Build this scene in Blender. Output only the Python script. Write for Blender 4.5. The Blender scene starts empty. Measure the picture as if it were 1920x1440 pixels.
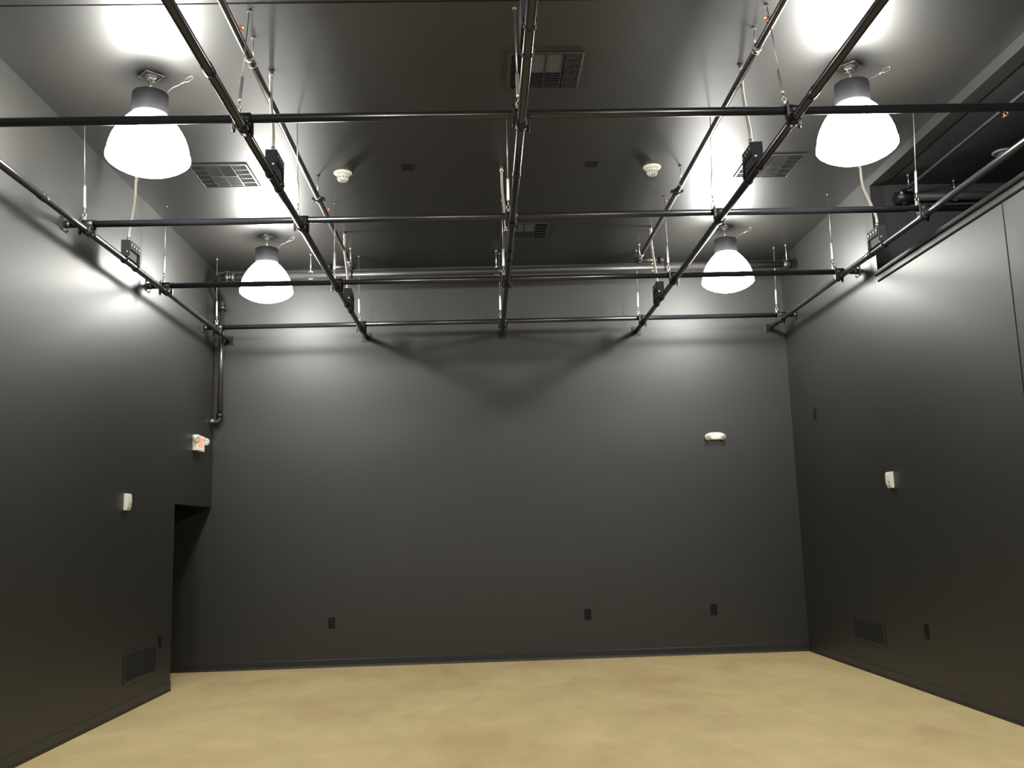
import bpy, bmesh, math
from mathutils import Vector, Matrix

scene = bpy.context.scene
COL = scene.collection
PI = math.pi

# ------------------------------------------------------------------ world sizes (metres)
XL, XR = -3.605, 4.260          # left and right walls
YB, YF = 12.744, -3.0           # back wall, wall behind the camera
H = 5.340                       # ceiling
YO, ZO = 11.235, 2.110          # doorway beside the back wall: end of left wall, its height
PX = [-3.403, -1.542, 0.319, 2.180, 4.041]      # pipes running front to back
PY = [6.000, 8.052, 10.116, 12.195]             # pipes running side to side
ZP, ZX, RP = 4.364, 4.426, 0.0300
CAMZ = 1.62

# ------------------------------------------------------------------ materials
def new_mat(name):
    m = bpy.data.materials.new(name); m.use_nodes = True
    nt = m.node_tree
    return m, nt, nt.nodes['Principled BSDF']

def simple(name, col, rough=0.5, metal=0.0, spec=0.5, emit=None, estr=0.0, noise=0.0, nscale=20.0, bump=0.0, bscale=300.0, coat=0.0):
    m, nt, b = new_mat(name)
    b.inputs['Base Color'].default_value = (*col, 1)
    b.inputs['Roughness'].default_value = rough
    b.inputs['Metallic'].default_value = metal
    b.inputs['Specular IOR Level'].default_value = spec
    b.inputs['Coat Weight'].default_value = coat
    if emit:
        b.inputs['Emission Color'].default_value = (*emit, 1)
        b.inputs['Emission Strength'].default_value = estr
    tc = nt.nodes.new('ShaderNodeTexCoord')
    if noise > 0:
        n = nt.nodes.new('ShaderNodeTexNoise'); n.inputs['Scale'].default_value = nscale
        n.inputs['Detail'].default_value = 4
        r = nt.nodes.new('ShaderNodeMapRange')
        r.inputs['To Min'].default_value = 1 - noise; r.inputs['To Max'].default_value = 1 + noise
        mx = nt.nodes.new('ShaderNodeMix'); mx.data_type = 'RGBA'; mx.blend_type = 'MULTIPLY'
        mx.inputs['Factor'].default_value = 1
        mx.inputs['A'].default_value = (*col, 1)
        nt.links.new(tc.outputs['Object'], n.inputs['Vector'])
        nt.links.new(n.outputs['Fac'], r.inputs['Value'])
        nt.links.new(r.outputs['Result'], mx.inputs['B'])
        nt.links.new(mx.outputs['Result'], b.inputs['Base Color'])
    if bump > 0:
        n2 = nt.nodes.new('ShaderNodeTexNoise'); n2.inputs['Scale'].default_value = bscale
        n2.inputs['Detail'].default_value = 3
        bp = nt.nodes.new('ShaderNodeBump'); bp.inputs['Strength'].default_value = bump
        bp.inputs['Distance'].default_value = 0.002
        nt.links.new(tc.outputs['Object'], n2.inputs['Vector'])
        nt.links.new(n2.outputs['Fac'], bp.inputs['Height'])
        nt.links.new(bp.outputs['Normal'], b.inputs['Normal'])
    return m

DOME_E, BULB_W = 27.0, 300.0
WALL_COL = (0.0128, 0.0123, 0.0106)
M = {}
M['wall'] = simple('wall_paint', WALL_COL, 0.49, spec=0.68, noise=0.06, nscale=1.3, bump=0.12, bscale=90)
M['ceiling'] = simple('ceiling_paint', (0.0112, 0.0104, 0.0090), 0.465, spec=0.9, noise=0.05, nscale=1.1, bump=0.08, bscale=60)
M['alcove'] = simple('dark_upper_paint', (0.022, 0.021, 0.023), 0.6, noise=0.1, nscale=3)
M['base'] = simple('rubber_baseboard', (0.015, 0.015, 0.018), 0.45, noise=0.05)
M['groove'] = simple('dark_joint', (0.004, 0.004, 0.004), 0.8, spec=0.1)
M['pipe'] = simple('painted_steel_pipe', (0.012, 0.012, 0.015), 0.26, metal=0.03, spec=0.7, noise=0.15, nscale=30, bump=0.05, bscale=120)
M['sprinkler_pipe'] = simple('sprinkler_pipe_paint', (0.028, 0.027, 0.026), 0.27, metal=0.2, spec=0.9, noise=0.25, nscale=14, bump=0.15, bscale=40)
M['main_pipe'] = simple('dull_main_pipe_paint', (0.022, 0.021, 0.020), 0.42, spec=0.5, noise=0.3, nscale=10, bump=0.15, bscale=40)
M['iron'] = simple('black_cast_iron', (0.012, 0.012, 0.013), 0.42, metal=0.3, noise=0.2, nscale=40)
M['bright'] = simple('bare_zinc', (0.62, 0.62, 0.59), 0.34, metal=0.85, noise=0.08, nscale=60)
M['wire'] = simple('steel_wire', (0.34, 0.33, 0.31), 0.40, metal=0.8, noise=0.1, nscale=80)
M['conduit'] = simple('galvanised_conduit', (0.44, 0.43, 0.36), 0.42, metal=0.4, noise=0.06, nscale=50)
M['box'] = simple('black_powder_coat', (0.025, 0.0235, 0.027), 0.7, spec=0.2, noise=0.08, nscale=30)
M['socket'] = simple('grey_socket_face', (0.35, 0.35, 0.36), 0.4)
M['housing'] = simple('matt_black_housing', (0.030, 0.029, 0.033), 0.55, noise=0.06, nscale=20)
LAMP_COL = (1.0, 0.985, 0.93)
def acrylic(name, strength, clear):
    """clear prismatic acrylic, glowing with the light of the bulb inside it"""
    m = bpy.data.materials.new(name); m.use_nodes = True
    nt = m.node_tree; nt.nodes.remove(nt.nodes['Principled BSDF'])
    out = nt.nodes['Material Output']
    tr = nt.nodes.new('ShaderNodeBsdfTransparent'); em = nt.nodes.new('ShaderNodeEmission')
    em.inputs['Color'].default_value = (*LAMP_COL, 1); em.inputs['Strength'].default_value = strength / (1 - clear)
    mx = nt.nodes.new('ShaderNodeMixShader'); mx.inputs['Fac'].default_value = 1 - clear
    nt.links.new(tr.outputs[0], mx.inputs[1]); nt.links.new(em.outputs[0], mx.inputs[2])
    nt.links.new(mx.outputs[0], out.inputs['Surface'])
    return m
M['dome'] = acrylic('lit_acrylic_reflector', DOME_E, 0.5)
M['lens'] = acrylic('lit_acrylic_lens', DOME_E, 0.5)
M['vent'] = simple('vent_paint', (0.024, 0.023, 0.022), 0.34, spec=0.8, noise=0.04)
M['wall_vent'] = simple('wall_grille_paint', (0.018, 0.0175, 0.016), 0.45, noise=0.04)
M['vent_blade_lit'] = simple('vent_paint_lit_tone', (0.065, 0.066, 0.070), 0.34)  # vent paint lightened for the near blades, painting in the light they catch
M['void'] = simple('duct_void', (0.010, 0.010, 0.011), 0.9)
M['white'] = simple('white_plastic', (0.70, 0.69, 0.60), 0.35, noise=0.03, nscale=12)
M['white_slot'] = simple('grey_slot_plastic', (0.13, 0.13, 0.10), 0.5)
M['grey_lens'] = simple('grey_lamp_lens', (0.34, 0.35, 0.30), 0.2, noise=0.25, nscale=60)
M['plate'] = simple('black_plate', (0.005, 0.005, 0.005), 0.45, spec=0.25)
M['plate_dark'] = simple('socket_recess', (0.005, 0.005, 0.005), 0.5)
M['copper'] = simple('bronze_sprinkler', (0.80, 0.33, 0.16), 0.28, metal=0.9, noise=0.1, nscale=60)
M['sign_white'] = simple('sign_face', (0.82, 0.74, 0.66), 0.4, emit=(1.0, 0.55, 0.42), estr=0.16)
M['sign_red'] = simple('sign_letters_lit_red', (0.75, 0.12, 0.08), 0.4, emit=(1.0, 0.20, 0.12), estr=0.75)
M['light_off'] = simple('white_unlit_diffuser', (0.55, 0.54, 0.53), 0.4)
M['ring'] = simple('grey_trim_ring', (0.30, 0.29, 0.30), 0.4)

def floor_material():
    m, nt, b = new_mat('tan_mottled_flooring')
    L = nt.links
    tc = nt.nodes.new('ShaderNodeTexCoord')
    def noise(scale, detail, dist=0.0, sc=(1, 1, 1), rough=0.5):
        mp = nt.nodes.new('ShaderNodeMapping'); mp.inputs['Scale'].default_value = sc
        L.new(tc.outputs['Object'], mp.inputs['Vector'])
        n = nt.nodes.new('ShaderNodeTexNoise'); n.inputs['Scale'].default_value = scale
        n.inputs['Detail'].default_value = detail; n.inputs['Distortion'].default_value = dist
        n.inputs['Roughness'].default_value = rough
        L.new(mp.outputs['Vector'], n.inputs['Vector'])
        return n
    n1 = noise(0.9, 5, 0.5, (1, 0.8, 1)); n2 = noise(3.0, 5, 0.8, (1.0, 0.6, 1)); n3 = noise(60, 2)
    r1 = nt.nodes.new('ShaderNodeValToRGB')
    e = r1.color_ramp.elements
    e[0].position = 0.30; e[0].color = (0.448, 0.338, 0.174, 1)
    e[1].position = 0.70; e[1].color = (0.536, 0.424, 0.226, 1)
    x = e.new(0.5); x.color = (0.492, 0.388, 0.202, 1)
    L.new(n1.outputs['Fac'], r1.inputs['Fac'])
    r2 = nt.nodes.new('ShaderNodeValToRGB')
    e = r2.color_ramp.elements
    e[0].position = 0.32; e[0].color = (0.93, 0.92, 0.90, 1)
    e[1].position = 0.68; e[1].color = (1.06, 1.06, 1.05, 1)
    L.new(n2.outputs['Fac'], r2.inputs['Fac'])
    mx = nt.nodes.new('ShaderNodeMix'); mx.data_type = 'RGBA'; mx.blend_type = 'MULTIPLY'; mx.inputs['Factor'].default_value = 1
    L.new(r1.outputs['Color'], mx.inputs['A']); L.new(r2.outputs['Color'], mx.inputs['B'])
    r3 = nt.nodes.new('ShaderNodeMapRange'); r3.inputs['To Min'].default_value = 0.97; r3.inputs['To Max'].default_value = 1.03
    L.new(n3.outputs['Fac'], r3.inputs['Value'])
    m2 = nt.nodes.new('ShaderNodeMix'); m2.data_type = 'RGBA'; m2.blend_type = 'MULTIPLY'; m2.inputs['Factor'].default_value = 1
    L.new(mx.outputs['Result'], m2.inputs['A']); L.new(r3.outputs['Result'], m2.inputs['B'])
    L.new(m2.outputs['Result'], b.inputs['Base Color'])
    b.inputs['Roughness'].default_value = 0.62
    b.inputs['Specular IOR Level'].default_value = 0.25
    return m
M['floor'] = floor_material()

# ------------------------------------------------------------------ mesh builder
class MB:
    def __init__(self): self.bm = bmesh.new()
    def _vs(self, cs): return [self.bm.verts.new(Vector(c)) for c in cs]
    def box(self, x0, x1, y0, y1, z0, z1, mat=None):
        cs = [Vector((x, y, z)) for x in (x0, x1) for y in (y0, y1) for z in (z0, z1)]
        if mat is not None: cs = [mat @ c for c in cs]
        v = self._vs(cs)
        for f in ((0, 1, 3, 2), (4, 6, 7, 5), (0, 4, 5, 1), (2, 3, 7, 6), (0, 2, 6, 4), (1, 5, 7, 3)):
            self.bm.faces.new([v[i] for i in f])
        return self
    def bevel_box(self, x0, x1, y0, y1, z0, z1, w=0.004, seg=2):
        b = bmesh.new()
        cs = [(x, y, z) for x in (x0, x1) for y in (y0, y1) for z in (z0, z1)]
        v = [b.verts.new(c) for c in cs]
        for f in ((0, 1, 3, 2), (4, 6, 7, 5), (0, 4, 5, 1), (2, 3, 7, 6), (0, 2, 6, 4), (1, 5, 7, 3)):
            b.faces.new([v[i] for i in f])
        bmesh.ops.bevel(b, geom=b.edges[:], offset=w, segments=seg, affect='EDGES', profile=0.5)
        self.merge(b); return self
    def merge(self, b, mat=None):
        mp = {}
        for v in b.verts: mp[v] = self.bm.verts.new((mat @ v.co) if mat is not None else v.co)
        for f in b.faces:
            try:
                g = self.bm.faces.new([mp[v] for v in f.verts]); g.smooth = f.smooth
            except ValueError: pass
        b.free()
    def prism(self, pts, axis, a, b):
        """polygon pts (u, v) extruded along axis from a to b; u, v are the other two axes in xyz order"""
        def P(u, v, w):
            return {0: (w, u, v), 1: (u, w, v), 2: (u, v, w)}[axis]
        lo = self._vs([P(u, v, a) for u, v in pts]); hi = self._vs([P(u, v, b) for u, v in pts])
        n = len(pts)
        self.bm.faces.new(lo[::-1]); self.bm.faces.new(hi)
        for i in range(n):
            self.bm.faces.new([lo[i], lo[(i + 1) % n], hi[(i + 1) % n], hi[i]])
        return self
    def tube(self, pts, r, seg=16, cap=True, closed=False):
        pts = [Vector(p) for p in pts]; n = len(pts)
        rs = r if isinstance(r, (list, tuple)) else [r] * n
        rings = []; ref = None
        for i, p in enumerate(pts):
            a = pts[i - 1] if (i > 0 or closed) else p
            b = pts[(i + 1) % n] if (i < n - 1 or closed) else p
            t = (b - a).normalized()
            if ref is None: ref = Vector((0, 0, 1)) if abs(t.z) < 0.9 else Vector((1, 0, 0))
            u = t.cross(ref); u.normalize(); w = t.cross(u); w.normalize(); ref = -w if False else ref
            # keep frame stable
            ref = u.cross(t)
            rings.append(self._vs([p + (u * math.cos(2 * PI * k / seg) + w * math.sin(2 * PI * k / seg)) * rs[i] for k in range(seg)]))
        m = n if closed else n - 1
        for i in range(m):
            A, B = rings[i], rings[(i + 1) % n]
            for k in range(seg):
                f = self.bm.faces.new([A[k], A[(k + 1) % seg], B[(k + 1) % seg], B[k]]); f.smooth = True
        if cap and not closed:
            self.bm.faces.new(rings[0][::-1]); self.bm.faces.new(rings[-1])
        return self
    def lathe(self, prof, seg=32, mat=None, cap=True, smooth=True):
        rings = []
        for r, z in prof:
            c = [Vector((r * math.cos(2 * PI * k / seg), r * math.sin(2 * PI * k / seg), z)) for k in range(seg)]
            if mat is not None: c = [mat @ q for q in c]
            rings.append(self._vs(c))
        for A, B in zip(rings, rings[1:]):
            for k in range(seg):
                f = self.bm.faces.new([A[k], A[(k + 1) % seg], B[(k + 1) % seg], B[k]]); f.smooth = smooth
        if cap:
            self.bm.faces.new(rings[0][::-1]); self.bm.faces.new(rings[-1])
        return self
    def torus(self, R, r, mat=None, seg=24, seg2=8):
        pts = [Vector((R * math.cos(2 * PI * k / seg), R * math.sin(2 * PI * k / seg), 0)) for k in range(seg)]
        if mat is not None: pts = [mat @ p for p in pts]
        n0 = (pts[seg // 4] - pts[seg // 2]).normalized()
        rings = []
        c = sum(pts, Vector()) / seg
        ax = (pts[0] - c).cross(pts[seg // 4] - c).normalized()
        for p in pts:
            u = (p - c).normalized()
            rings.append(self._vs([p + (u * math.cos(2 * PI * j / seg2) + ax * math.sin(2 * PI * j / seg2)) * r for j in range(seg2)]))
        for i in range(seg):
            A, B = rings[i], rings[(i + 1) % seg]
            for k in range(seg2):
                f = self.bm.faces.new([A[k], A[(k + 1) % seg2], B[(k + 1) % seg2], B[k]]); f.smooth = True
        return self
    def build(self, name, mat, parent=None):
        bmesh.ops.recalc_face_normals(self.bm, faces=self.bm.faces[:])
        me = bpy.data.meshes.new(name); self.bm.to_mesh(me); self.bm.free()
        me.materials.append(M[mat] if isinstance(mat, str) else mat)
        o = bpy.data.objects.new(name, me); COL.objects.link(o)
        if parent is not None: o.parent = parent
        return o

def thing(name, label, cat, loc=(0, 0, 0), rotz=0.0, group=None):
    o = bpy.data.objects.new(name, None); COL.objects.link(o)
    o.empty_display_size = 0.1
    o.location = loc; o.rotation_euler = (0, 0, rotz)
    o['label'] = label; o['category'] = cat
    if group: o['group'] = group
    return o

def tag(o, label, cat, group=None):
    o['label'] = label; o['category'] = cat
    if group: o['group'] = group
    return o

def struct(o):
    o['kind'] = 'structure'; return o

def dup(root, loc, label, rotz=None, group=None):
    r = root.copy(); COL.objects.link(r); r.location = loc; r['label'] = label
    if rotz is not None: r.rotation_euler = (0, 0, rotz)
    if group: r['group'] = group
    for ch in list(root.children):
        c = ch.copy(); COL.objects.link(c); c.parent = r
        for g in list(ch.children):
            d = g.copy(); COL.objects.link(d); d.parent = c
    return r

def T(x, y, z): return Matrix.Translation((x, y, z))
RX = lambda a: Matrix.Rotation(a, 4, 'X')
RY = lambda a: Matrix.Rotation(a, 4, 'Y')
RZ = lambda a: Matrix.Rotation(a, 4, 'Z')

def smooth_path(pts, n=8):
    """Catmull-Rom through pts"""
    P = [Vector(p) for p in pts]; P = [P[0] * 2 - P[1]] + P + [P[-1] * 2 - P[-2]]
    out = []
    for i in range(1, len(P) - 2):
        a, b, c, d = P[i - 1], P[i], P[i + 1], P[i + 2]
        for k in range(n):
            t = k / n
            out.append(0.5 * ((2 * b) + (c - a) * t + (2 * a - 5 * b + 4 * c - d) * t * t + (3 * b - a - 3 * c + d) * t ** 3))
    out.append(P[-2]); return out

# ------------------------------------------------------------------ room shell
CX = -6.2        # far end of the passage behind the doorway
struct(MB().box(CX - 0.1, XR + 0.15, YF - 0.15, YB + 0.15, -0.15, 0.0).build('floor', 'floor'))
struct(MB().box(XL - 0.15, XR + 0.15, YF - 0.15, YB + 0.15, H, H + 0.15).build('ceiling', 'ceiling'))
struct(MB().box(CX - 0.1, XR + 0.15, YB, YB + 0.15, 0.0, H).build('wall_back', 'wall'))
struct(MB().prism([(YF, 0), (YO, 0), (YO, ZO), (YB, ZO), (YB, H), (YF, H)], 0, XL - 0.13, XL).build('wall_left', 'wall'))
struct(MB().box(XL - 0.13, XR + 0.15, YF - 0.15, YF, 0.0, H).build('wall_front', 'wall'))
# passage behind the doorway at the far left
struct(MB().box(CX - 0.1, CX, 9.6, YB, 0.0, 2.6).build('wall_passage_end', 'wall'))
struct(MB().box(CX, XL - 0.13, 9.5, 9.6, 0.0, 2.6).build('wall_passage_side', 'wall'))
struct(MB().box(CX, XL - 0.13, 9.6, YB, 2.6, 2.7).build('ceiling_passage', 'wall'))
# right wall with the long high opening
OY0, OY1, OZ0, OZ1 = 1.4, 9.62, 4.296, 5.237
w = MB()
w.box(XR, XR + 0.15, YF, YB, 0.0, OZ0)
w.box(XR, XR + 0.15, OY1, YB, OZ0, H)
w.box(XR, XR + 0.15, YF, OY0, OZ0, H)
w.box(XR, XR + 0.15, OY0, OY1, OZ1, H)
struct(w.build('wall_right', 'wall'))
# dark upper room behind the opening
struct(MB().box(XR + 0.15, 7.4, OY1 + 0.012, OY1 + 0.12, OZ0 - 0.1, OZ1 + 0.1).build('wall_upper_room_end', 'alcove'))
struct(MB().box(7.3, 7.4, 1.0, OY1 + 0.012, OZ0 - 0.1, OZ1 + 0.1).build('wall_upper_room_side', 'alcove'))
struct(MB().box(XR + 0.15, 7.3, 0.9, 1.0, OZ0 - 0.1, OZ1 + 0.1).build('wall_upper_room_near', 'alcove'))
struct(MB().box(XR + 0.15, 7.4, 1.0, OY1 + 0.012, OZ1 + 0.014, OZ1 + 0.1).build('ceiling_upper_room', 'alcove'))
struct(MB().box(XR + 0.15, 7.4, 1.0, OY1 + 0.012, OZ0 - 0.15, OZ0 - 0.05).build('floor_upper_room', 'alcove'))

# baseboards: rubber cove strips with a small toe
def cove(u0, u1, along, wall, sgn, name):
    prof = [(0, 0), (0.016, 0), (0.010, 0.010), (0.006, 0.03), (0.006, 0.098), (0.003, 0.102), (0, 0.102)]
    pts = [(wall + sgn * d, z) for d, z in prof]
    m = MB()
    m.prism(pts, 1 if along == 'y' else 0, u0, u1)
    return struct(m.build(name, 'base'))
cove(YF, YO, 'y', XL, 1, 'baseboard_left')
cove(YF, YB, 'y', XR, -1, 'baseboard_right')
cove(CX, XR, 'x', YB, -1, 'baseboard_back')
struct(MB().box(XL - 0.13, XL + 0.006, YO, YO + 0.006, 0, 0.102).build('baseboard_end', 'base'))

# joint across the ceiling, joint up the right wall, corner bead
struct(MB().box(XL, XR, 6.122, 6.132, H - 0.0025, H).build('trim_1', 'groove'))
struct(MB().box(XR - 0.0025, XR, 7.192, 7.199, 0.102, OZ0 - 0.14).build('trim_2', 'groove'))
# two dark reveal strips under the high opening
struct(MB().bevel_box(XR - 0.012, XR + 0.001, 1.4, 9.665, 4.238, 4.254, 0.003).build('trim_3', 'groove'))
struct(MB().bevel_box(XR - 0.012, XR + 0.001, 1.4, 9.615, 4.166, 4.184, 0.003).build('trim_4', 'groove'))

# ------------------------------------------------------------------ pipe grid
def flange(m, at, axis, sgn):
    """square wall plate with hub; sgn = direction from the wall into the room"""
    x, y, z = at; t = 0.012; s = 0.062
    if axis == 'y':
        m.bevel_box(x - s, x + s, min(y, y + sgn * t), max(y, y + sgn * t), z - s, z + s, 0.003)
        m.tube([(x, y, z), (x, y + sgn * 0.055, z)], 0.034, 20)
        for a in (-1, 1):
            for b in (-1, 1): m.tube([(x + a * 0.045, y, z + b * 0.045), (x + a * 0.045, y + sgn * 0.022, z + b * 0.045)], 0.008, 6)
    else:
        m.bevel_box(min(x, x + sgn * t), max(x, x + sgn * t), y - s, y + s, z - s, z + s, 0.003)
        m.tube([(x, y, z), (x + sgn * 0.055, y, z)], 0.034, 20)
        for a in (-1, 1):
            for b in (-1, 1): m.tube([(x, y + a * 0.045, z + b * 0.045), (x + sgn * 0.022, y + a * 0.045, z + b * 0.045)], 0.008, 6)

def coupling(m, p, axis, r, L=0.09, extra=0.006):
    d = Vector((1, 0, 0)) if axis == 'x' else Vector((0, 1, 0)) if axis == 'y' else Vector((0, 0, 1))
    p = Vector(p)
    m.tube([p - d * L / 2, p - d * (L / 2 - 0.004), p + d * (L / 2 - 0.004), p + d * L / 2], [r + 0.002, r + extra, r + extra, r + 0.002], 20)

long_names = ['leftmost lengthwise grid pipe, next to the left wall', 'second lengthwise grid pipe from the left',
              'middle lengthwise grid pipe, running over the room centre', 'fourth lengthwise grid pipe from the left',
              'rightmost lengthwise grid pipe, next to the right wall']
for i, x in enumerate(PX):
    t = thing('grid_pipe', 'black steel ' + long_names[i], 'pipe', (x, YB + 0.002, ZP), 0, 'lengthwise pipes of the hanging grid')
    MB().tube([(0, 1.5 - YB, 0), (0, -0.01, 0)], RP, 24).build('tube', 'pipe', t)
    m = MB(); flange(m, (0, 0, 0), 'y', -1); m.build('flange', 'iron', t)
    m = MB()
    ys = {0: 7.2, 1: 5.2, 2: 6.9, 3: 5.6, 4: 9.28}[i]
    coupling(m, (0, ys - YB, 0), 'y', RP, 0.10, 0.004); m.build('coupling', 'pipe', t)
cross_names = ['nearest cross grid pipe, passing in front of the two near lamps', 'second nearest cross grid pipe',
               'third cross grid pipe, level with the two far lamps', 'rearmost cross grid pipe, close to the back wall']
for j, y in enumerate(PY):
    t = thing('grid_pipe', 'black steel ' + cross_names[j], 'pipe', (XL - 0.002, y, ZX), 0, 'crosswise pipes of the hanging grid')
    MB().tube([(0.01, 0, 0), (XR - XL - 0.01 if j > 1 else XR - XL + 0.6, 0, 0)], RP, 24).build('tube', 'pipe', t)
    m = MB(); flange(m, (0, 0, 0), 'x', 1); m.build('flange', 'iron', t)
    if j > 1:
        m = MB(); flange(m, (XR - XL + 0.004, 0, 0), 'x', -1); m.build('flange', 'iron', t)

def clamp_proto(loc, label):
    t = thing('pipe_clamp', label, 'clamp', loc, 0, 'crossing clamps of the pipe grid')
    m = MB()    # saddle around the lower, lengthwise pipe (local z = 0) and the upper cross pipe (z = .052)
    dz = ZX - ZP
    m.lathe([(RP + 0.002, -0.052), (RP + 0.010, -0.052), (RP + 0.010, 0.052), (RP + 0.002, 0.052)], 20, RX(PI / 2), cap=False)
    m.lathe([(RP + 0.002, -0.052), (RP + 0.010, -0.052), (RP + 0.010, 0.052), (RP + 0.002, 0.052)], 20, T(0, 0, dz) @ RY(PI / 2), cap=False)
    m.bevel_box(-0.046, 0.046, -0.046, 0.046, 0.016, 0.036, 0.004)
    m.build('saddle', 'iron', t)
    for s, u in ((-1, -1), (1, 1)):
        b = MB()
        b.bevel_box(s * 0.050 - 0.011, s * 0.050 + 0.011, u * 0.040 - 0.011, u * 0.040 + 0.011, -0.034, dz + 0.036, 0.003)
        b.tube([(s * 0.050, u * 0.040, -0.050), (s * 0.050, u * 0.040, dz + 0.052)], 0.006, 8)
        b.lathe([(0.011, -0.045), (0.011, -0.034)], 6, T(s * 0.050, u * 0.040, 0), smooth=False)
        b.build('bolt', 'iron', t)
    return t
L_ord = ['leftmost', 'second', 'middle', 'fourth', 'rightmost']
X_ord = ['nearest', 'second', 'third', 'rearmost']
clamp0 = None
for j in range(4):
    for i in range(5):
        if j == 0 and i in (0, 4): continue
        lab = 'black iron clamp where the %s lengthwise pipe meets the %s cross pipe' % (L_ord[i], X_ord[j])
        loc = (PX[i], PY[j], ZP)
        if clamp0 is None: clamp0 = clamp_proto(loc, lab)
        else: dup(clamp0, loc, lab)

# suspension wires with turnbuckles
def cable(loc, top, label):
    """loc = hook point on the clamp; top = ceiling anchor, absolute"""
    t = thing('suspension_cable', label, 'cable', loc, 0, 'wires holding the pipe grid')
    L = Vector(loc); d = (Vector(top) - L); n = d.normalized()
    p = lambda s: n * s
    MB().tube([p(0.30), d], 0.0044, 8).build('wire', 'wire', t)
    m = MB()
    m.tube([p(0.085), p(0.095), p(0.105), p(0.28), p(0.29), p(0.30)], [0.005, 0.011, 0.0125, 0.0125, 0.011, 0.005], 12)
    m.build('turnbuckle', 'bright', t)
    m = MB()
    m.tube([p(0.045), p(0.09)], 0.0055, 8)
    m.torus(0.016, 0.0045, T(*(n * 0.032)) @ RX(PI / 2), 16, 6)
    m.bevel_box(-0.014, 0.014, -0.010, 0.010, -0.024, 0.020, 0.004)
    m.build('hook', 'wire', t)
    m = MB(); m.lathe([(0.014, -0.012), (0.014, 0.0), (0.009, 0.0)], 12, T(*(d + Vector((0, 0, 0.0)))))
    m.build('ceiling_anchor', 'wire', t)
    return t
tops = {0: 0.22, 1: -0.10, 2: 0.0, 3: -0.06}
for j in range(4):
    for i in range(5):
        if j == 0 and i in (0, 4): continue
        s = -0.03 if i < 3 else -0.055
        if (i, j) == (2, 0): s = -0.014
        lab = 'steel wire with bright turnbuckle over the %s lengthwise pipe at the %s cross pipe' % (L_ord[i], X_ord[j])
        x, y = PX[i] + s, PY[j]
        cable((x, y, ZX + 0.052), (x + 0.005, y + tops[j], H), lab)

# ------------------------------------------------------------------ outlet boxes on the lengthwise pipes and their conduits
def outlet_box(x, yc, face, label):
    t = thing('outlet_box', label, 'electrical box', (x, yc, ZP), 0, 'black outlet boxes on the pipe grid')
    hw, hl, z0, z1 = 0.044, 0.135, 0.030, 0.205
    s = face
    m = MB()
    m.bevel_box(-hw, hw, -hl, hl, z0 + 0.085, z1, 0.003)
    # lower tray: open wedge below the sockets
    x0, x1 = sorted((-s * hw, s * (hw - 0.016)))
    m.bevel_box(x0, x1, -hl, hl, z0 + 0.001, z0 + 0.09, 0.003)
    m.bevel_box(*sorted((s * (hw - 0.018), s * hw)), -hl, -hl + 0.006, z0 + 0.02, z0 + 0.09, 0.001)
    m.bevel_box(*sorted((s * (hw - 0.018), s * hw)), hl - 0.006, hl, z0 + 0.001, z0 + 0.09, 0.001)
    m.build('body', 'box', t)
    for k in range(4):
        yk = -0.096 + 0.064 * k
        q = MB()
        q.bevel_box(*sorted((s * hw, s * (hw + 0.004))), yk - 0.020, yk + 0.020, z1 - 0.086, z1 - 0.028, 0.0015)
        so = q.build('socket', 'box', t)
        c = MB()
        c.box(*sorted((s * (hw + 0.004), s * (hw + 0.0048))), yk - 0.012, yk + 0.012, z1 - 0.052, z1 - 0.034)
        c.build('contact_plate', 'socket', so)
    m = MB(); m.lathe([(0.009, 0), (0.009, 0.006), (0.005, 0.009)], 12, T(0.018 * s, -hl, 0.085) @ RX(PI / 2)); m.build('screw', 'bright', t)
    for a in (-1, 1):
        m = MB()
        m.lathe([(RP + 0.001, -0.011), (RP + 0.008, -0.011), (RP + 0.008, 0.011), (RP + 0.001, 0.011)], 20, T(0, a * 0.15, 0) @ RX(PI / 2), cap=False)
        m.box(-0.042, 0.042, a * 0.15 - 0.011, a * 0.15 + 0.011, 0.022, 0.032)
        for b in (-1, 1): m.tube([(b * 0.038, a * 0.15, 0.004), (b * 0.038, a * 0.15, 0.046)], 0.005, 8)
        m.build('strap', 'iron', t)
    return t
def conduit(path, label):
    t = thing('conduit', label, 'conduit', path[0], 0, 'conduits dropping to the outlet boxes')
    o = Vector(path[0]); P = [Vector(p) - o for p in path]
    MB().tube(smooth_path(P, 6), 0.0135, 14).build('tube', 'conduit', t)
    m = MB(); m.tube([P[0], P[0] + (P[1] - P[0]).normalized() * 0.07], 0.0175, 14); m.build('connector', 'wire', t)
    m = MB(); m.lathe([(0.026, -0.006), (0.026, 0.0), (0.015, 0.0)], 16, T(0, 0, 0)); m.build('ceiling_plate', 'iron', t)
    m = MB(); m.tube([P[-1], P[-1] + (P[-2] - P[-1]).normalized() * 0.03], 0.0175, 14); m.build('connector', 'wire', t)
    return t
TOPZ = ZP + 0.205
boxes = [  # x, y centre, socket side, x of ceiling end, offset of the lower end, description
    (PX[0], 9.06, 1, -3.42, 0.015, 'on the leftmost lengthwise pipe'),
    (PX[1], 6.97, 1, -1.603, 0.005, 'on the second lengthwise pipe, nearer one'),
    (PX[1], 11.02, 1, -1.608, 0.0, 'on the second lengthwise pipe, farther one'),
    (PX[2], 4.91, 1, 0.27, -0.02, 'on the middle lengthwise pipe, nearer one'),
    (PX[2], 9.01, 1, 0.27, -0.03, 'on the middle lengthwise pipe, farther one'),
    (PX[3], 6.97, -1, 2.173, -0.035, 'on the fourth lengthwise pipe, nearer one'),
    (PX[3], 11.02, -1, 2.148, -0.035, 'on the fourth lengthwise pipe, farther one'),
    (PX[4], 9.06, -1, 3.99, -0.03, 'on the rightmost lengthwise pipe'),
]
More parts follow.
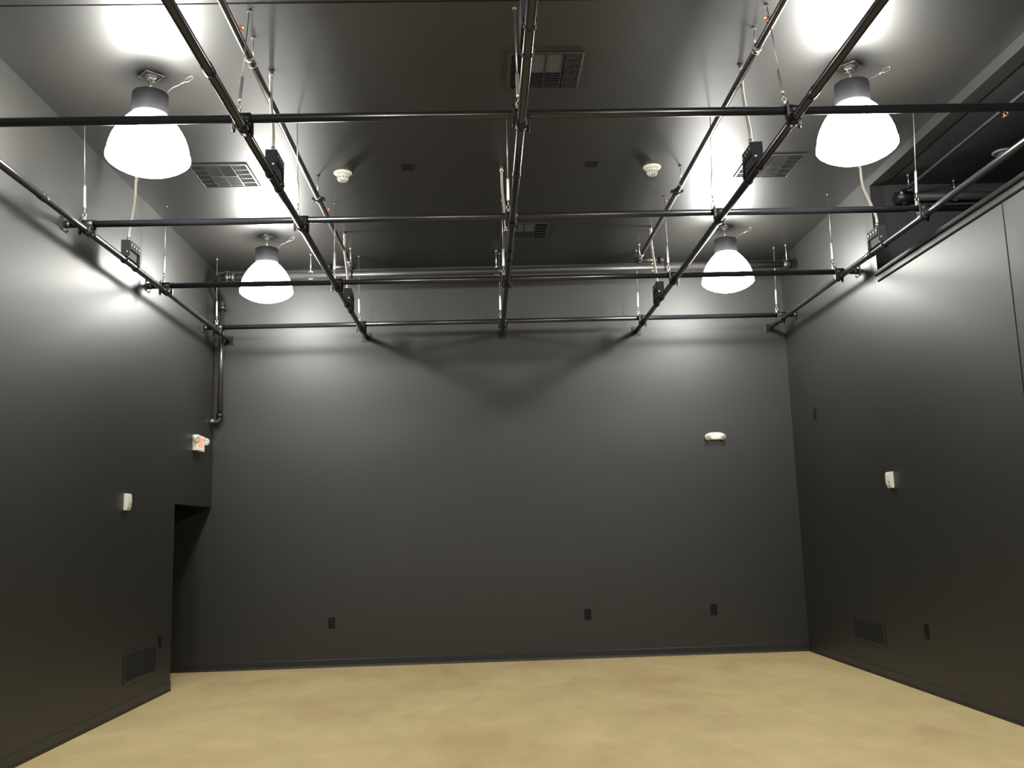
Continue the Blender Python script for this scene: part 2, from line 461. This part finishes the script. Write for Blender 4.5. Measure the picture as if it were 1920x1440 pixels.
for x, y, s, xc, dx, d in boxes:
    outlet_box(x, y, s, 'black outlet box with sockets ' + d)
    yt = y + 0.12; xb = x + dx; yb = y - 0.10
    conduit([(xc, yt, H), (xc, yt - 0.01, H - 0.24), (xc + (xb - xc) * 0.5, (yt + yb) / 2 + 0.01, H - 0.44), (xb, yb + 0.015, TOPZ + 0.12), (xb, yb, TOPZ)],
            'pale bent conduit down to the outlet box ' + d)

# ------------------------------------------------------------------ lamps
def lamp_proto(loc, label):
    t = thing('high_bay_lamp', label, 'ceiling lamp', loc, 0, 'high bay lamps in two rows')
    a = RZ(PI / 4)
    m = MB()
    m.box(-0.072, 0.072, -0.072, 0.072, -0.004, 0.0, a)
    m.lathe([(0.045, -0.004), (0.040, -0.014), (0.022, -0.020)], 20)
    mp = m.build('mounting_plate', 'ring', t)
    m = MB()
    m.tube([a @ Vector(p) for p in ((-0.072, -0.072, -0.005), (0.072, -0.072, -0.005), (0.072, 0.072, -0.005), (-0.072, 0.072, -0.005))], 0.0035, 6, closed=True)
    m.build('plate_rim', 'bright', mp)
    m = MB(); m.tube([(0, 0, -0.012), (0, 0, -0.155)], 0.014, 14)
    m.lathe([(0.014, -0.014), (0.030, -0.020), (0.030, -0.030), (0.020, -0.040), (0.014, -0.050)], 20)
    m.build('stem', 'bright', t)
    m = MB(); m.lathe([(0.02, -0.148), (0.120, -0.150), (0.136, -0.157), (0.139, -0.170), (0.139, -0.330), (0.137, -0.333), (0.02, -0.333)], 48)
    m.build('housing', 'housing', t)
    m = MB()
    m.lathe([(0.11, -0.335), (0.142, -0.345), (0.166, -0.366), (0.192, -0.395), (0.224, -0.435), (0.252, -0.478), (0.278, -0.53), (0.297, -0.585), (0.307, -0.635), (0.309, -0.662)], 56, cap=False)
    m.build('reflector', 'dome', t)
    m = MB()
    m.lathe([(0.303, -0.666), (0.317, -0.672), (0.318, -0.705), (0.306, -0.722), (0.27, -0.750), (0.21, -0.782), (0.14, -0.806), (0.07, -0.820), (0.01, -0.823)], 56, cap=False)
    m.build('lens', 'lens', t)
    m = MB()
    P = smooth_path([(0.125, 0, -0.152), (0.170, 0, -0.105), (0.225, 0.0, -0.078), (0.270, 0, -0.050)], 6)
    m.tube(P, 0.0032, 6)
    ring = [Vector((0.302, 0, -0.030)) + Vector((0.84, 0, 0.54)) * (0.040 * math.cos(q)) + Vector((-0.54, 0, 0.84)) * (0.016 * math.sin(q)) for q in [2 * PI * k / 20 for k in range(20)]]
    m.tube(ring, 0.0030, 6, closed=True)
    m.tube([(0.242, 0, -0.068), (0.272, 0, -0.049)], 0.006, 8)
    m.build('safety_cable', 'bright', t)
    bl = bpy.data.lights.new('bulb', 'POINT'); bl.energy = BULB_W; bl.color = LAMP_COL; bl.shadow_soft_size = 0.11
    bo = bpy.data.objects.new('bulb', bl); COL.objects.link(bo); bo.parent = t; bo.location = (0, 0, -0.50)
    return t
lamp = lamp_proto((-2.573, 7.150, H), 'lit high bay lamp with white dome, near left, beside the left wall')
dup(lamp, (3.095, 7.150, H), 'lit high bay lamp with white dome, near right, by the high opening')
dup(lamp, (-2.579, 11.270, H), 'lit high bay lamp with white dome, far left, by the back wall')
dup(lamp, (3.097, 11.250, H), 'lit high bay lamp with white dome, far right, by the back wall')
# the rows go on over and behind the camera
dup(lamp, (-2.573, 3.03, H), 'lit high bay lamp of the third row, left, above the camera')
dup(lamp, (3.095, 3.03, H), 'lit high bay lamp of the third row, right, above the camera')
dup(lamp, (-2.573, -1.09, H), 'lit high bay lamp of the last row, left, behind the camera')
dup(lamp, (3.095, -1.09, H), 'lit high bay lamp of the last row, right, behind the camera')

# ------------------------------------------------------------------ sprinkler pipes
ZB = 5.12
def sprinkler_branch(x, z, y0, y1, ycl, side, label):
    t = thing('sprinkler_pipe', label, 'pipe', (x, y1, z))
    r = 0.026
    MB().tube([(0, y0 - y1, 0), (0, -0.30, 0)], r, 20).build('tube', 'sprinkler_pipe', t)
    MB().tube([(0, -0.30, 0), (0, -0.10, 0)], r + 0.001, 20).build('bare_nipple', 'bright', t)['label'] = 'unpainted bright pipe end'
    # grooved coupling with bolt ears
    m = MB(); coupling(m, (0, ycl - y1, 0), 'y', r, 0.055, 0.012)
    for s in (-1, 1): m.bevel_box(s * 0.046 - 0.020, s * 0.046 + 0.020, ycl - y1 - 0.02, ycl - y1 + 0.02, -0.016, 0.016, 0.004)
    m.build('grooved_coupling', 'iron', t)
    m = MB(); m.tube([(0, 6.47 - y1 - 0.02, 0), (0, 6.47 - y1 + 0.02, 0)], r + 0.006, 20); m.build('band', 'wire', t)
    # elbow, side arm and drop to the main
    m = MB()
    m.tube([(0, -0.11, 0), (0, -0.02, 0), (0, 0.03, 0)], r + 0.010, 18)
    m.tube([(-0.05, 0, 0), (0.05, 0, 0)], r + 0.010, 18)
    m.lathe([(0.030, -0.035), (0.030, 0.0)], 16, T(0, 0, -0.01))
    m.build('elbow', 'iron', t)
    m = MB(); m.tube([(0, 0, 0), (side * 0.26, 0, 0)], r - 0.002, 18); m.build('side_arm', 'sprinkler_pipe', t)
    m = MB()
    m.tube([(side * 0.26, 0, 0.0), (side * 0.33, 0, 0)], r + 0.014, 18)
    m.bevel_box(side * 0.29 - 0.018, side * 0.29 + 0.018, -0.052, 0.052, -0.020, 0.020, 0.004)
    m.tube([(side * 0.30, 0, 0), (side * 0.30, 0.12, -0.05)], r + 0.004, 16)
    m.build('coupling', 'iron', t)
    return t
sprinkler_branch(-1.625, ZB, 1.5, 11.88, 9.40, -1, 'black sprinkler branch pipe under the ceiling, left of centre')
sprinkler_branch(2.125, 5.15, 1.5, 11.95, 9.45, 1, 'black sprinkler branch pipe under the ceiling, right of centre')

def hanger(x, y, zt, zp, r, label):
    t = thing('pipe_hanger', label, 'pipe hanger', (x, y, zt), 0, 'rod hangers of the sprinkler pipes')
    MB().tube([(0, 0, 0), (0, 0, zp - zt + r)], 0.006, 8).build('rod', 'bright', t)
    m = MB(); m.lathe([(0.016, -0.014), (0.016, 0), (0.008, 0)], 10); m.tube([(0, 0, 0), (0.015, 0, -0.012)], 0.008, 8); m.build('anchor', 'wire', t)
    m = MB(); m.torus(r + 0.005, 0.004, T(0, 0, zp - zt) @ RX(PI / 2), 24, 6)
    m.lathe([(0.006, r + 0.004 + zp - zt), (0.013, r + 0.010 + zp - zt), (0.011, r + 0.024 + zp - zt), (0.006, r + 0.045 + zp - zt)], 12)
    return m.build('ring', 'bright', t)
for (y, d) in ((6.58, 'nearest'), (9.334, 'second'), (11.78, 'rearmost')):
    hanger(-1.625, y, H, ZB, 0.021, '%s rod hanger holding the left sprinkler branch pipe' % d)
for (y, d) in ((6.53, 'nearest'), (9.228, 'second'), (11.86, 'rearmost')):
    hanger(2.125, y, H, 5.15, 0.021, '%s rod hanger holding the right sprinkler branch pipe' % d)

def head(x, y, z, sgn, label):
    t = thing('fire_sprinkler', label, 'sprinkler', (x, y, z), 0, 'bronze sprinkler heads')
    s = sgn
    MB().lathe([(0.013, 0.0), (0.013, 0.018 * s), (0.009, 0.026 * s)], 12).build('base', 'copper', t)
    m = MB()
    for a in (-1, 1): m.tube(smooth_path([(a * 0.009, 0, 0.024 * s), (a * 0.019, 0, 0.040 * s), (a * 0.004, 0, 0.060 * s)], 4), 0.003, 6)
    m.build('frame', 'copper', t)
    m = MB(); m.lathe([(0.005, 0.060 * s), (0.024, 0.064 * s), (0.026, 0.058 * s), (0.024, 0.067 * s), (0.004, 0.068 * s)], 16); m.build('deflector', 'copper', t)
    return t
head(-1.625, 6.20, ZB + 0.02, 1, 'small bronze sprinkler head on the left branch pipe, nearer one')
head(-1.625, 9.93, ZB + 0.02, 1, 'small bronze sprinkler head on the left branch pipe, farther one')
head(2.125, 6.20, 5.17, 1, 'small bronze sprinkler head on the right branch pipe, nearer one')
head(2.125, 9.92, 5.17, 1, 'small bronze sprinkler head on the right branch pipe, farther one')

# main pipe along the back
YM, ZM, RM = 12.02, 5.052, 0.047
t = thing('sprinkler_main', 'thick dark sprinkler main running across just in front of the back wall', 'pipe', (XL + 0.2, YM, ZM))
MB().tube([(0.08, 0, -0.004), (4.08 - XL - 0.2, 0, 0.022)], RM - 0.004, 24).build('tube', 'main_pipe', t)
m = MB()
m.tube([(4.06 - XL - 0.2, 0, 0.022), (4.17 - XL - 0.2, 0, 0.022)], RM + 0.012, 20); m.build('end_cap', 'iron', t)
for xx in (0.22, 1.75, 3.7, 5.9):
    MB().tube([(xx - 0.02, 0, xx * 0.003), (xx + 0.02, 0, xx * 0.003)], RM + 0.003, 20).build('band', 'main_pipe', t)
m = MB()
m.tube(smooth_path([(0.20, 0, 0), (0.06, 0.02, 0), (0.0, 0.10, -0.04), (-0.05, 0.30, -0.08), (-0.065, 0.50, -0.14), (-0.068, 0.57, -0.26)], 5), 0.046, 18)
m.tube([(-0.068, 0.57, -0.23), (-0.068, 0.57, -0.30)], 0.058, 18)
m.bevel_box(-0.145, 0.010, 0.545, 0.595, -0.285, -0.25, 0.005)
m.tube([(0.12, 0, 0), (0.17, 0, 0)], 0.062, 18)
m.bevel_box(0.12, 0.17, -0.02, 0.02, -0.085, 0.085, 0.005)
m.build('elbow', 'iron', t)
for x, n in ((-2.177, 'left'), (0.25, 'middle'), (2.33, 'right')):
    hanger(x, YM, H, ZM + (x + 3.4) * 0.003, RM, '%s rod hanger holding the thick main pipe at the back' % n)
hanger(4.115, YM, H, ZM + 0.022, RM, 'rod hanger at the right end of the thick main pipe at the back')

t = thing('sprinkler_riser', 'black vertical drain pipe in the back left corner', 'pipe', (-3.473, 12.590, 3.24))
MB().tube([(-0.008, 0, 0.04), (0.0, 0, 1.56)], 0.030, 20).build('tube', 'sprinkler_pipe', t)
m = MB(); m.tube(smooth_path([(-0.008, 0, 0.09), (-0.010, 0, 0.02), (-0.035, -0.01, -0.012), (-0.085, -0.02, -0.015)], 5), 0.036, 16)
m.tube([(-0.008, 0, 0.05), (-0.008, 0, 0.10)], 0.046, 16)
m.build('elbow', 'iron', t)
m = MB(); m.tube([(-0.080, -0.03, -0.004), (-0.095, -0.07, 0.002)], 0.022, 14); m.build('drain_plug', 'bright', t)
m = MB(); m.tube([(0, 0, 1.50), (0, 0, 1.56)], 0.042, 16); m.bevel_box(-0.07, 0.07, -0.02, 0.02, 1.515, 1.548, 0.005); m.build('coupling', 'iron', t)

# ------------------------------------------------------------------ ceiling air registers
def register(x, y, label, first=None):
    t = thing('ceiling_register', label, 'air vent', (x, y, H), 0, 'square ceiling registers')
    W = 0.295; F = 0.022; D = -0.012
    m = MB()
    for a in (-1, 1):
        m.bevel_box(a * (W - F / 2) - F / 2, a * (W - F / 2) + F / 2, -W - 0.01, W + 0.01, D, 0, 0.002)
        m.bevel_box(-W + F, W - F, a * (W + 0.01 - F / 2) - F / 2, a * (W + 0.01 - F / 2) + F / 2, D, 0, 0.002)
    m.build('frame', 'vent', t)
    MB().box(-W + F, W - F, -W, W, -0.002, 0).build('duct_opening', 'void', t)
    m = MB()
    for x0 in (-0.135, 0.0, 0.135): m.box(x0 - 0.006, x0 + 0.006, -W + 0.012, W - 0.012, D, -0.001)
    for k in range(1, 5):
        yy = -W + 0.012 + (2 * W - 0.024) * k / 5
        for a in (-1, 1): m.box(*sorted((a * 0.141, a * (W - F))), yy - 0.004, yy + 0.004, D, -0.001)
    m.box(-0.135, 0.135, -0.005, 0.005, D, -0.001)
    m.build('divider', 'vent', t)
    for a in (-1, 1):     # side banks: fine blades running front to back
        m = MB()
        n = 9
        for k in range(n):
            xx = a * (0.150 + (W - F - 0.158) * (k + 0.5) / n)
            m.box(-0.0055, 0.0055, -W + 0.015, W - 0.015, -0.0006, 0.0006, T(xx, 0, -0.006) @ RY(a * 1.2))
        m.build('louver_bank', 'vent', t)
    for a in (-1, 1):     # centre banks: near pair tilted to the front, caught light put into its colour
        for b in (-1, 1):
            m = MB()
            n = 7
            y0, y1 = (0.010, W - 0.015)
            for k in range(n):
                yy = y0 + (y1 - y0) * (k + 0.5) / n
                m.box(*sorted((a * 0.008, a * 0.127)), -0.022, 0.022, -0.0006, 0.0006, T(0, b * yy, -0.0065) @ RX(b * 0.22))
            m.build('louver_bank', 'vent_blade_lit' if b < 0 else 'vent', t)
    return t
r0 = register(-2.555, 9.268, 'square slatted ceiling register right of the near left lamp')
dup(r0, (0.583, 7.155, H), 'square slatted ceiling register behind the middle pipe, nearer one')
dup(r0, (3.055, 9.250, H), 'square slatted ceiling register left of the near right lamp')
dup(r0, (0.585, 11.218, H), 'square slatted ceiling register behind the middle pipe, farther one, by the back wall')

# small black plates on the ceiling
def ceiling_plate(x, y, label):
    t = thing('cover_plate', label, 'cover plate', (x, y, H), 0, 'black plates on the ceiling')
    MB().bevel_box(-0.060, 0.060, -0.058, 0.058, -0.008, 0, 0.003).build('plate', 'plate', t)
    m = MB()
    for a in (-1, 1): m.lathe([(0.004, -0.0095), (0.004, -0.008)], 8, T(a * 0.045, 0, 0))
    m.build('screw', 'iron', t)
    return t
p0 = ceiling_plate(-0.684, 9.14, 'small black square plate on the ceiling, left of the middle pipe')
dup(p0, (1.201, 9.14, H), 'small black square plate on the ceiling, right of the middle pipe')

# smoke detectors
def smoke(x, y, label):
    t = thing('smoke_detector', label, 'smoke detector', (x, y, H), 0, 'white smoke detectors')
    MB().lathe([(0.02, 0), (0.092, 0), (0.094, -0.006), (0.090, -0.014), (0.076, -0.026), (0.060, -0.032), (0.02, -0.033)], 40).build('base', 'white', t)
    m = MB(); m.lathe([(0.02, -0.033), (0.060, -0.033), (0.061, -0.050), (0.059, -0.066), (0.050, -0.085), (0.034, -0.097), (0.012, -0.101)], 40)
    m.build('chamber', 'white', t)
    m = MB()
    for k in range(14):
        a = RZ(2 * PI * k / 14)
        m.box(0.055, 0.0615, -0.006, 0.006, -0.068, -0.054, a)
    m.build('vent_slots', 'white_slot', t)
    return t
s0 = smoke(-1.352, 9.24, 'white domed smoke detector on the ceiling, left one')
dup(s0, (1.829, 9.225, H), 'white domed smoke detector on the ceiling, right one')

# ------------------------------------------------------------------ wall items
def horn(loc, rot, label):
    """white horn unit; local +x points off the wall, y along it"""
    t = thing('wall_horn', label, 'alarm', loc, rot, 'white alarm units on the side walls')
    m = MB()
    pts = [(0, -0.083), (0, 0.086), (0.038, 0.084), (0.043, 0.06), (0.046, 0.0), (0.042, -0.045), (0.038, -0.058), (0.032, -0.062), (0.032, -0.083)]
    b = MB(); b.prism(pts, 1, -0.052, 0.052)
    bmesh.ops.bevel(b.bm, geom=[e for e in b.bm.edges], offset=0.003, segments=2, affect='EDGES')
    b.build('body', 'white', t)
    m.box(0.0322, 0.037, -0.040, 0.040, -0.080, -0.064); m.build('strobe_lens', 'grey_lens', t)
    m = MB()
    for k in range(3): m.box(0.0445, 0.0465, 0.008, 0.030, -0.030 + 0.010 * k, -0.026 + 0.010 * k)
    m.build('grille_slots', 'white_slot', t)
    return t
h0 = horn((XL, 9.700, 2.070), 0, 'white alarm unit on the left wall')
dup(h0, (XR, 9.745, 2.075), 'white alarm unit on the right wall', rotz=PI)

def wall_plate(loc, rot, label, kind='outlet', first=None):
    """local: plate in the xz plane, facing -y"""
    t = thing('wall_outlet', label, 'outlet', loc, rot, 'black wall outlets')
    MB().bevel_box(-0.044, 0.044, -0.007, 0, -0.070, 0.070, 0.0025).build('cover_plate', 'plate', t)
    for s in (-1, 1):
        m = MB(); m.bevel_box(-0.018, 0.018, -0.0095, -0.006, s * 0.022 - 0.015, s * 0.022 + 0.015, 0.004)
        q = m.build('receptacle', 'plate', t)
        m = MB()
        for a in (-1, 1): m.box(a * 0.007 - 0.0012, a * 0.007 + 0.0012, -0.0098, -0.0094, s * 0.022 - 0.003, s * 0.022 + 0.006)
        m.lathe([(0.0025, 0), (0.0025, 0.0004)], 8, T(0, -0.0094, s * 0.022 - 0.008) @ RX(PI / 2))
        m.build('slots', 'plate_dark', q)
    m = MB(); m.lathe([(0.003, 0), (0.003, 0.0015)], 8, T(0, -0.007, 0) @ RX(PI / 2)); m.build('screw', 'iron', t)
    return t
o0 = wall_plate((-2.017, YB, 0.564), 0, 'black outlet low on the back wall, left of the three there')
dup(o0, (1.343, YB, 0.566), 'black outlet low on the back wall, middle of the three there')
dup(o0, (3.018, YB, 0.573), 'black outlet low on the back wall, rightmost of the three there')
dup(o0, (XL, 10.848, 0.584), 'black outlet low on the left wall, above the end of the wall grille', rotz=PI / 2)
dup(o0, (XR, 9.281, 0.585), 'black outlet low on the right wall, nearer than the wall grille', rotz=-PI / 2)
t = thing('blank_plate', 'black blank plate high on the right wall near the back corner', 'cover plate', (XR + 0.001, 11.834, 3.04), -PI / 2)
MB().bevel_box(-0.044, 0.044, -0.007, 0, -0.070, 0.070, 0.0025).build('plate', 'plate', t)
m = MB()
for a in (-1, 1): m.lathe([(0.004, 0), (0.004, 0.0015)], 8, T(0, -0.007, a * 0.048) @ RX(PI / 2))
m.build('screw', 'iron', t)

def wall_grille(loc, rot, W, Hh, label):
    t = thing('wall_grille', label, 'air vent', loc, rot, 'return grilles low on the side walls')
    F = 0.025
    m = MB()
    for s in (-1, 1):
        m.bevel_box(s * (W / 2 - F / 2) - F / 2, s * (W / 2 - F / 2) + F / 2, -0.010, 0, -Hh / 2, Hh / 2, 0.002)
        m.bevel_box(-W / 2 + F, W / 2 - F, -0.010, 0, s * (Hh / 2 - F / 2) - F / 2, s * (Hh / 2 - F / 2) + F / 2, 0.002)
    m.build('frame', 'wall_vent', t)
    MB().box(-W / 2 + F, W / 2 - F, -0.0015, 0, -Hh / 2 + F, Hh / 2 - F).build('duct_opening', 'void', t)
    m = MB()
    n = 15
    for k in range(n):
        z = -Hh / 2 + F + (Hh - 2 * F) * (k + 0.5) / n
        m.box(-W / 2 + F, W / 2 - F, -0.006, 0.006, -0.0007, 0.0007, T(0, -0.006, z) @ RX(0.75))
    m.build('louver_blades', 'wall_vent', t)
    for xx in (-W / 6, W / 6): MB().box(xx - 0.005, xx + 0.005, -0.011, -0.001, -Hh / 2 + F, Hh / 2 - F).build('divider', 'wall_vent', t)
    return t
wall_grille((XL, 10.265, 0.428), PI / 2, 0.93, 0.31, 'dark louvered grille low on the left wall')
wall_grille((XR, 10.690, 0.455), -PI / 2, 0.86, 0.26, 'dark louvered grille low on the right wall')

# emergency light on the back wall
t = thing('emergency_light', 'white oval twin emergency light on the back wall', 'emergency light', (3.178, YB + 0.002, 2.872))
b = bmesh.new()
pts = []
n = 28
for k in range(n):
    a = 2 * PI * k / n
    c, s = math.cos(a), math.sin(a)
    pts.append((0.139 * math.copysign(abs(c) ** 0.78, c), 0.053 * math.copysign(abs(s) ** 0.9, s) + 0.004 * (1 - c * c)))
m = MB()
loops = []
for (y, sc) in ((0.0, 0.97), (-0.02, 1.0), (-0.048, 0.97), (-0.060, 0.88), (-0.065, 0.6)):
    loops.append(m._vs([(x * (sc if sc > 0.7 else 0.75), y, z * sc) for x, z in pts]))
for A, B in zip(loops, loops[1:]):
    for k in range(n):
        f = m.bm.faces.new([A[k], A[(k + 1) % n], B[(k + 1) % n], B[k]]); f.smooth = True
m.bm.faces.new(loops[0]); m.bm.faces.new(loops[-1])
m.build('body', 'white', t)
for s in (-1, 1):
    mat = T(s * 0.100, -0.045, -0.010) @ RZ(s * 0.22) @ RX(PI / 2 + 0.25)
    q = MB().lathe([(0.030, -0.01), (0.042, 0.004), (0.042, 0.024), (0.036, 0.028)], 28, mat).build('lamp_head', 'white', t)
    MB().lathe([(0.036, 0.0275), (0.034, 0.031), (0.018, 0.035), (0.006, 0.036)], 24, mat).build('lamp_lens', 'grey_lens', q)
m = MB().lathe([(0.005, 0), (0.005, 0.003)], 10, T(0, -0.061, -0.043) @ RX(PI / 2)); m.build('test_lamp', 'sign_red', t)

# exit sign on the left wall near the back corner
SY0, SY1, SZ0, SZ1, SD = 11.850, 12.150, 2.790, 2.985, 0.064
t = thing('exit_sign', 'white exit sign with red lettering and two lamp heads on the left wall', 'exit sign', (XL, (SY0 + SY1) / 2, (SZ0 + SZ1) / 2))
hw, hh = (SY1 - SY0) / 2, (SZ1 - SZ0) / 2
MB().bevel_box(0, SD, -hw, hw, -hh, hh, 0.004).build('body', 'white', t)
MB().box(SD, SD + 0.0015, -hw + 0.014, hw - 0.014, -hh + 0.018, hh - 0.014).build('face_panel', 'sign_white', t)
cu = bpy.data.curves.new('exit_text', 'FONT'); cu.body = 'EXIT'; cu.size = 0.165; cu.align_x = 'CENTER'; cu.align_y = 'CENTER'
cu.extrude = 0.0008; cu.offset = 0.0035; cu.space_character = 1.02
to = bpy.data.objects.new('exit_text_source', cu); COL.objects.link(to)
bpy.context.view_layer.update()
dg = bpy.context.evaluated_depsgraph_get()
me = bpy.data.meshes.new_from_object(to.evaluated_get(dg))
bpy.data.objects.remove(to); bpy.data.curves.remove(cu)
me.name = 'exit_lettering'; me.materials.clear(); me.materials.append(M['sign_red'])
me.transform(Matrix(((0, 0, 1, SD + 0.0022), (0.74, 0, 0, 0), (0, 1, 0, 0), (0, 0, 0, 1))))
o = bpy.data.objects.new('exit_lettering', me); COL.objects.link(o); o.parent = t
o['label'] = 'lit red letters reading EXIT'
def sign_head(y, rot):
    mat = T(0.050, y, 0.045) @ rot
    q = MB().lathe([(0.018, -0.035), (0.030, -0.030), (0.046, 0.0), (0.048, 0.018), (0.040, 0.026)], 24, mat).build('lamp_head', 'white', t)
    m = MB()
    for k in range(10):
        a = RZ(2 * PI * k / 10)
        m.box(0.020, 0.046, -0.003, 0.003, 0.024, 0.030, mat @ a)
    m.build('lens_ribs', 'grey_lens', q)
sign_head(-hw - 0.006, RZ(-0.5) @ RY(PI / 2 + 0.3))
sign_head(hw + 0.085, RZ(-0.9) @ RY(PI / 2 + 0.2))
m = MB()
m.tube([(0.030, -hw + 0.01, 0.045), (0.035, -hw - 0.02, 0.045)], 0.014, 12)
m.tube([(0.030, hw - 0.01, 0.045), (0.030, hw + 0.07, 0.045)], 0.012, 12)
m.build('swivel_arm', 'white', t)

# ------------------------------------------------------------------ things in the dark upper room
t = thing('sprinkler_pipe', 'dim sprinkler branch pipe under the dark ceiling behind the high opening', 'pipe', (4.535, 9.48, 5.10))
MB().tube([(0, -8.0, 0), (0, -0.28, 0)], 0.018, 16).build('tube', 'sprinkler_pipe', t)
MB().tube([(0, -0.28, 0), (0, -0.06, 0)], 0.022, 16).build('coupling', 'iron', t)
MB().tube([(0, -0.06, 0), (0, 0.03, -0.01)], 0.019, 16).build('bare_nipple', 'bright', t)['label'] = 'unpainted bright pipe end'
t = thing('sprinkler_main', 'dark thick pipe across the end of the room behind the high opening', 'pipe', (4.54, 9.53, 5.075))
MB().tube([(0, 0, 0), (1.6, 0, 0)], 0.045, 20).build('tube', 'alcove', t)
m = MB(); m.tube([(-0.05, 0, -0.01), (0.12, 0, 0)], 0.062, 20); m.bevel_box(0.02, 0.06, -0.02, 0.02, -0.09, 0.085, 0.005); m.build('elbow', 'iron', t)
hanger(4.556, 9.34, OZ1 + 0.014, 5.10, 0.02, 'small rod hanger on the dim branch pipe behind the high opening')
hanger(5.14, 9.53, OZ1 + 0.014, 5.075, 0.045, 'small rod hanger on the dark thick pipe behind the high opening')
head(4.535, 7.45, 5.085, -1, 'small bronze sprinkler head behind the high opening')
t = thing('round_ceiling_light', 'unlit round ceiling light behind the high opening', 'ceiling light', (5.27, 8.78, OZ1 + 0.014))
MB().lathe([(0.066, -0.002), (0.070, -0.014), (0.090, -0.014), (0.104, -0.004), (0.104, 0.0)], 40, cap=False).build('trim_ring', 'ring', t)
MB().lathe([(0.01, -0.012), (0.045, -0.010), (0.068, -0.003), (0.068, 0.0)], 32).build('lens', 'light_off', t)

# ------------------------------------------------------------------ world, camera, view
wd = bpy.data.worlds.new('World'); scene.world = wd; wd.use_nodes = True
bg = wd.node_tree.nodes['Background']
bg.inputs['Color'].default_value = (0.02, 0.02, 0.02, 1); bg.inputs['Strength'].default_value = 0.1

f, yaw, pitch, roll = 1769.4, 0.0341, 0.1593, -0.0302
cy, sy = math.cos(yaw), math.sin(yaw)
F = Vector((sy * math.cos(pitch), cy * math.cos(pitch), math.sin(pitch)))
R0 = Vector((cy, -sy, 0)); U0 = R0.cross(F)
R = R0 * math.cos(roll) + U0 * math.sin(roll); U = -R0 * math.sin(roll) + U0 * math.cos(roll)
cam = bpy.data.cameras.new('camera'); co = bpy.data.objects.new('camera', cam); COL.objects.link(co)
cam.sensor_fit = 'HORIZONTAL'; cam.sensor_width = 36; cam.lens = f / 1920 * 36
cam.clip_start = 0.05
co.matrix_world = Matrix(((R.x, U.x, -F.x, 0), (R.y, U.y, -F.y, 0), (R.z, U.z, -F.z, CAMZ), (0, 0, 0, 1)))
scene.camera = co

vs = scene.view_settings
scene.display_settings.display_device = 'sRGB'
vs.view_transform = 'Standard'; vs.look = 'None'; vs.gamma = 1.0; vs.use_curve_mapping = False
vs.exposure = 0.0
scene.cycles.use_denoising = True
scene.cycles.max_bounces = 8
scene.cycles.diffuse_bounces = 5
